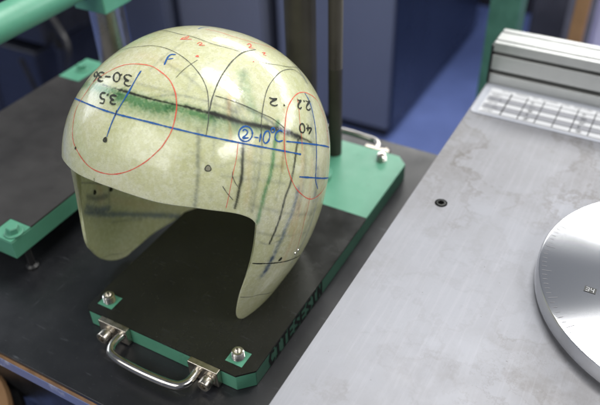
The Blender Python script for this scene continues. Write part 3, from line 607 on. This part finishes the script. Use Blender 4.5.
('soft','black',0.0018,0.5,[(-58.92,2.0355),(-64.82,2.0891),(-69.43,2.1357),(-74.71,2.1329)]),
('soft','orange',0.016,0.3,[(-71.9,1.4325),(-70.88,1.5731)]),
('soft','orange',0.02,0.2,[(-77.6,1.6521),(-97.5,1.8858)]),
('soft','grey',0.006,0.4,[(-71.37,1.8123),(-87.3,1.9377)])]
RIVETS=[(80.4, 1.5588), (83.04, 1.5588)]
# ------------------------------------------------------------------ the helmet
B_ = BODY
CEN = np.array([B_['x0'], B_['y0'], B_['z0']]); CT, ST = math.cos(B_['tilt']), math.sin(B_['tilt'])
def tow(X):
    X = np.asarray(X, float); return np.stack([X[..., 0], X[..., 1] * CT - X[..., 2] * ST, X[..., 1] * ST + X[..., 2] * CT], -1) + CEN
def flare(az):   # the far flap is splayed outwards a little
    return 1 - B_['DL'] * np.exp(-((az + 47) / 32) ** 2)
def surf(az, w, inset=0.):
    """local point of the outer skin from azimuth (deg, 0 = face side) and height parameter (0 crown, 1 widest, 2+ rim)"""
    a = np.radians(az); s, c = np.sin(a), np.cos(a)
    L = np.where(c > 0, B_['Lf'], B_['Lr']) - inset; W = B_['W'] - inset; H = B_['H'] - inset
    r = (np.abs(s / W) ** B_['n'] + np.abs(c / L) ** B_['n']) ** (-1 / B_['n'])
    th = np.clip(w, 0, 1) * math.pi / 2
    q = np.sin(th) ** (2 / B_['m']); z = H * np.cos(th) ** (2 / B_['m'])
    low = np.where(w > 1, (w - 1) * .25, 0)
    k_ = (B_['ks'] * s * s + np.where(c > 0, B_['kf'], B_['kr']) * c * c) * flare(np.degrees(np.arctan2(s, c)))
    q = np.where(w > 1, 1 - k_ * (low / .2) ** B_['pw'], q); z = np.where(w > 1, -low, z)
    return np.stack([s * r * q, -c * r * q, z], -1)
def snap(P):
    """slide local points along the ray from the centre onto the outer skin"""
    P = np.asarray(P, float); lo, hi = np.full(len(P), .7), np.full(len(P), 1.4)
    for _ in range(30):
        mid = (lo + hi) / 2; X = P * mid[:, None]; x, y, z = X.T
        L = np.where(y < 0, B_['Lf'], B_['Lr']); h = (np.abs(x / B_['W']) ** B_['n'] + np.abs(y / L) ** B_['n']) ** (1 / B_['n'])
        s2 = x * x / (x * x + y * y + 1e-12); k_ = (B_['ks'] * s2 + np.where(y < 0, B_['kf'], B_['kr']) * (1 - s2)) * flare(np.degrees(np.arctan2(x, -y)))
        zc = np.clip(np.abs(z) / B_['H'], 0, 1)
        q = np.where(z >= 0, np.clip(1 - zc ** B_['m'], 0, None) ** (1 / B_['m']), 1 - k_ * (np.abs(z) / .2) ** B_['pw'])
        out = h > q; hi = np.where(out, mid, hi); lo = np.where(out, lo, mid)
    return P * ((lo + hi) / 2)[:, None]
def normal_at(P):
    P = np.asarray(P, float); e = 1e-3; c = P / np.linalg.norm(P, axis=1)[:, None]
    u = np.cross(c, [0.13, 0.21, 1.0]); u /= np.linalg.norm(u, axis=1)[:, None]; v = np.cross(c, u)
    a = snap(P + u * e) - snap(P - u * e); b = snap(P + v * e) - snap(P - v * e); n_ = np.cross(a, b); n_ /= np.linalg.norm(n_, axis=1)[:, None]
    return n_ * np.sign((n_ * c).sum(1))[:, None]
# rim curve: near half and far half
def half_rim(R_):
    h_ = crom([(a, w * 60) for a, w in R_], .4); h_[:, 1] /= 60
    h_ = np.array([h for i, h in enumerate(h_) if i == 0 or np.linalg.norm(h - h_[i - 1]) > 1e-5])
    P3 = surf(h_[:, 0], h_[:, 1]); sl = np.r_[0, np.cumsum(np.linalg.norm(np.diff(P3, axis=0), axis=1))]; sl /= sl[-1]
    return h_, .45 * h_[:, 0] + .55 * 180 * sl
NA = 800; ph = np.arange(NA) * 360 / NA; phs = np.where(ph > 180, ph - 360, ph)
hn, pn = half_rim(RIM); hf, pf = half_rim(RIM_FAR)
ra = np.where(phs >= 0, np.interp(phs, pn, hn[:, 0]), -np.interp(-phs, pf, hf[:, 0]))
rw = np.where(phs >= 0, np.interp(phs, pn, hn[:, 1]), np.interp(-phs, pf, hf[:, 1]))
NR = 300; T_ = (np.arange(1, NR + 1) / NR)
TH = .0050
def grid(inset):
    g_ = []
    for t_ in T_:
        e = t_ ** 1.6; d_ = ((ra - phs + 180) % 360) - 180
        g_.append(surf(phs + d_ * e, rw * t_, inset))
    return np.array(g_)
GO = grid(0.); GI = grid(TH)
# pull the last rows in a little so the cut edge is rounded
verts = [np.array([[0, 0, B_['H']]]), GO.reshape(-1, 3)]
faces = []
O0 = 1
idx = lambda base, r, i: base + r * NA + i % NA
for i in range(NA): faces.append((0, idx(O0, 0, i), idx(O0, 0, i + 1)))
for r in range(NR - 1):
    for i in range(NA): faces.append((idx(O0, r, i), idx(O0, r + 1, i), idx(O0, r + 1, i + 1), idx(O0, r, i + 1)))
# rounded edge: three rows beyond the rim
tang = GO[-1] - GO[-4]; tang /= np.linalg.norm(tang, axis=1)[:, None]
rows = []
for q_ in (.2, .5, .8):
    rows.append(GO[-1] * (1 - q_) + GI[-1] * q_ + tang * (math.sin(math.pi * q_) * TH * .33))
E0 = O0 + NR * NA; verts.append(np.array(rows).reshape(-1, 3))
ringb = [O0 + (NR - 1) * NA, E0, E0 + NA, E0 + 2 * NA]; I0 = E0 + 3 * NA; ringb.append(I0 + (NR - 1) * NA)
verts.append(GI.reshape(-1, 3)); IC = I0 + NR * NA; verts.append(np.array([[0, 0, B_['H'] - TH]]))
for a, b in zip(ringb[:-1], ringb[1:]):
    for i in range(NA): faces.append((a + i, b + i, b + (i + 1) % NA, a + (i + 1) % NA))
for r in range(NR - 1):
    for i in range(NA): faces.append((idx(I0, r, i), idx(I0, r, i + 1), idx(I0, r + 1, i + 1), idx(I0, r + 1, i)))
for i in range(NA): faces.append((IC, idx(I0, 0, i + 1), idx(I0, 0, i)))
V = np.concatenate(verts)
# soft stains -> multiply colour per vertex
MUL = dict(black=(.05, .055, .05), green=(.25, .50, .34), grey=(.40, .43, .50), blueg=(.28, .36, .62), orange=(.98, .66, .48))
stain = np.ones((len(V), 3))
def vnoise(P, f):   # cheap smooth value noise, vectorised
    Q = P * f; i0 = np.floor(Q).astype(int); fr = Q - i0; fr = fr * fr * (3 - 2 * fr); o = 0
    for dx in (0, 1):
        for dy in (0, 1):
            for dz in (0, 1):
                hsh = ((i0[:, 0] + dx) * 73856093 ^ (i0[:, 1] + dy) * 19349663 ^ (i0[:, 2] + dz) * 83492791) & 0xffff
                v = ((hsh * 40503) & 0xffff) / 65535.
                o = o + v * np.where(dx, fr[:, 0], 1 - fr[:, 0]) * np.where(dy, fr[:, 1], 1 - fr[:, 1]) * np.where(dz, fr[:, 2], 1 - fr[:, 2])
    return o
for kind_, col, wd_, st_, pts in MARKS:
    if kind_ != 'soft' or st_ <= 0: continue
    A_ = np.array(pts); C3 = crom(list(surf(A_[:, 0], A_[:, 1])), .003)
    lo_, hi_ = C3.min(0) - wd_ * 3, C3.max(0) + wd_ * 3
    sel = np.where(((V > lo_) & (V < hi_)).all(1))[0]
    X = V[sel]; best = np.full(len(X), 9.)
    for a, b in zip(C3[:-1], C3[1:]):
        ab = b - a; t_ = np.clip(((X - a) @ ab) / (ab @ ab + 1e-12), 0, 1); best = np.minimum(best, np.linalg.norm(X - a - t_[:, None] * ab, axis=1))
    nz = .5 * vnoise(X, 420.) + .3 * vnoise(X + 3, 130.) + .2 * vnoise(X + 7, 45.)
    best = best * (.75 + .5 * vnoise(X + 11, 300.))
    fall = np.exp(-(best / (wd_ * .5)) ** 2) * st_ * np.clip(.15 + 2.1 * nz, 0, 1.5)
    fall = np.clip(fall, 0, 1)[:, None]
    stain[sel] *= (1 - fall) + fall * np.array(MUL[col])
n_o = NR * NA; stain[I0:I0 + n_o] = np.minimum(stain[I0:I0 + n_o], .12 + .88 * stain[O0:O0 + n_o])     # outer stains repeated on the inside, imitating light through the thin shell
# large uneven tint of the laminate
big = vnoise(V, 14.)[:, None]; stain *= 1 + (big - .5) * np.array([.12, .08, .22])
ht = thing('helmet', 'pale fibreglass open-face helmet shell covered in marker lines and circles', 'helmet', (B_['x0'], B_['y0'], 0))
VW = tow(V); mats = [M_FIB] + [INK[c] for c in ('blue', 'red', 'black', 'pencil', 'hole')]
mi_of = {c: i + 1 for i, c in enumerate(('blue', 'red', 'black', 'pencil', 'hole'))}
me = bpy.data.meshes.new('shell')
ov = []; of = []; om = []
def add_patch(P, F, m):
    b = len(V) + sum(len(x) for x in ov); ov.append(np.asarray(P)); of.extend([tuple(b + i for i in f) for f in F]); om.extend([m] * len(F))
lift = .0006; nl = 0
for kind_, col, wd_, st_, pts in MARKS:
    A_ = np.array(pts)
    if kind_ == 'line':
        nl += 1; C3 = crom(list(surf(A_[:, 0], A_[:, 1])), .0025); C3 = snap(C3); N3 = normal_at(C3)
        tg_ = np.gradient(C3, axis=0); tg_ /= np.linalg.norm(tg_, axis=1)[:, None] + 1e-12; sd = np.cross(N3, tg_); sd /= np.linalg.norm(sd, axis=1)[:, None]
        n_ = len(C3); hw = wd_ * .5 * (1 + .16 * np.sin(np.arange(n_) * .37 + nl) + .10 * rng.normal(size=n_)); e_ = min(3, n_ // 3)
        hw[0] *= .6; hw[-1] *= .6
        base_ = C3 + N3 * (lift + nl * 4e-6)
        P_ = np.concatenate([base_ - sd * hw[:, None], base_ + sd * hw[:, None]])
        add_patch(P_, [(i, i + 1, n_ + i + 1, n_ + i) for i in range(n_ - 1)], mi_of[col])
    elif kind_ == 'dot':
        inner = False
        c = surf(A_[0, 0], A_[0, 1]); nn = normal_at(c[None])[0]; u = np.cross(nn, [0, .3, 1.]); u /= np.linalg.norm(u); v = np.cross(nn, u)
        rad = wd_ if col != 'hole' else wd_
        for rr, mm, lf in (((rad, 'black', .0007), (rad * .72, 'hole', .0009)) if col == 'hole' else ((rad, col, .0008),)):
            ring = np.array([c + nn * lf + (u * math.cos(a) + v * math.sin(a)) * rr * (1 + .08 * math.sin(3 * a)) for a in np.linspace(0, 2 * math.pi, 25)[:-1]])
            add_patch(np.concatenate([[c + nn * lf], ring]), [(0, 1 + i, 1 + (i + 1) % 24) for i in range(24)], mi_of[mm])
            if A_[0, 0] < -40:   # far flap mark repeated on the inside, as if showing through the shell
                ci = nn * (TH + .0008 + lf - .0007)
                add_patch(np.concatenate([[c - ci], ring - nn * lf - ci]), [(0, 1 + (i + 1) % 24, 1 + i) for i in range(24)], mi_of[mm])
VL = np.concatenate([VW] + [tow(x) for x in ov]) - np.array(WL[ht])
me.from_pydata((VL * S).tolist(), [], faces + of)
for m in mats: me.materials.append(m)
me.polygons.foreach_set('material_index', np.array([0] * len(faces) + om, dtype=np.int32))
me.polygons.foreach_set('use_smooth', np.ones(len(faces) + len(of), dtype=bool))
ca = me.color_attributes.new('stain', 'FLOAT_COLOR', 'POINT')
cols = np.ones((len(VL), 4), dtype=np.float32); cols[:len(V), :3] = np.clip(stain, 0, 1.2); ca.data.foreach_set('color', cols.ravel())
me.validate(); me.update()
so = bpy.data.objects.new('shell', me); COL.objects.link(so); so.parent = ht
# rivets beside the trim line on the near flap
for az_, w_ in RIVETS:
    c = surf(az_, w_); nn = normal_at(c[None])[0]; cw = tow(c)
    m = MB(); m.lathe((0, 0, 0), [(.0030, 0), (.0026, .0010), (.0010, .0016)], 14)
    q = Vector((0, 0, 1)).rotation_difference(Vector(nn)); m.v = [tuple(q @ Vector(v) + Vector(cw)) for v in m.v]
    m.build('rivet', M_CHROME, ht)
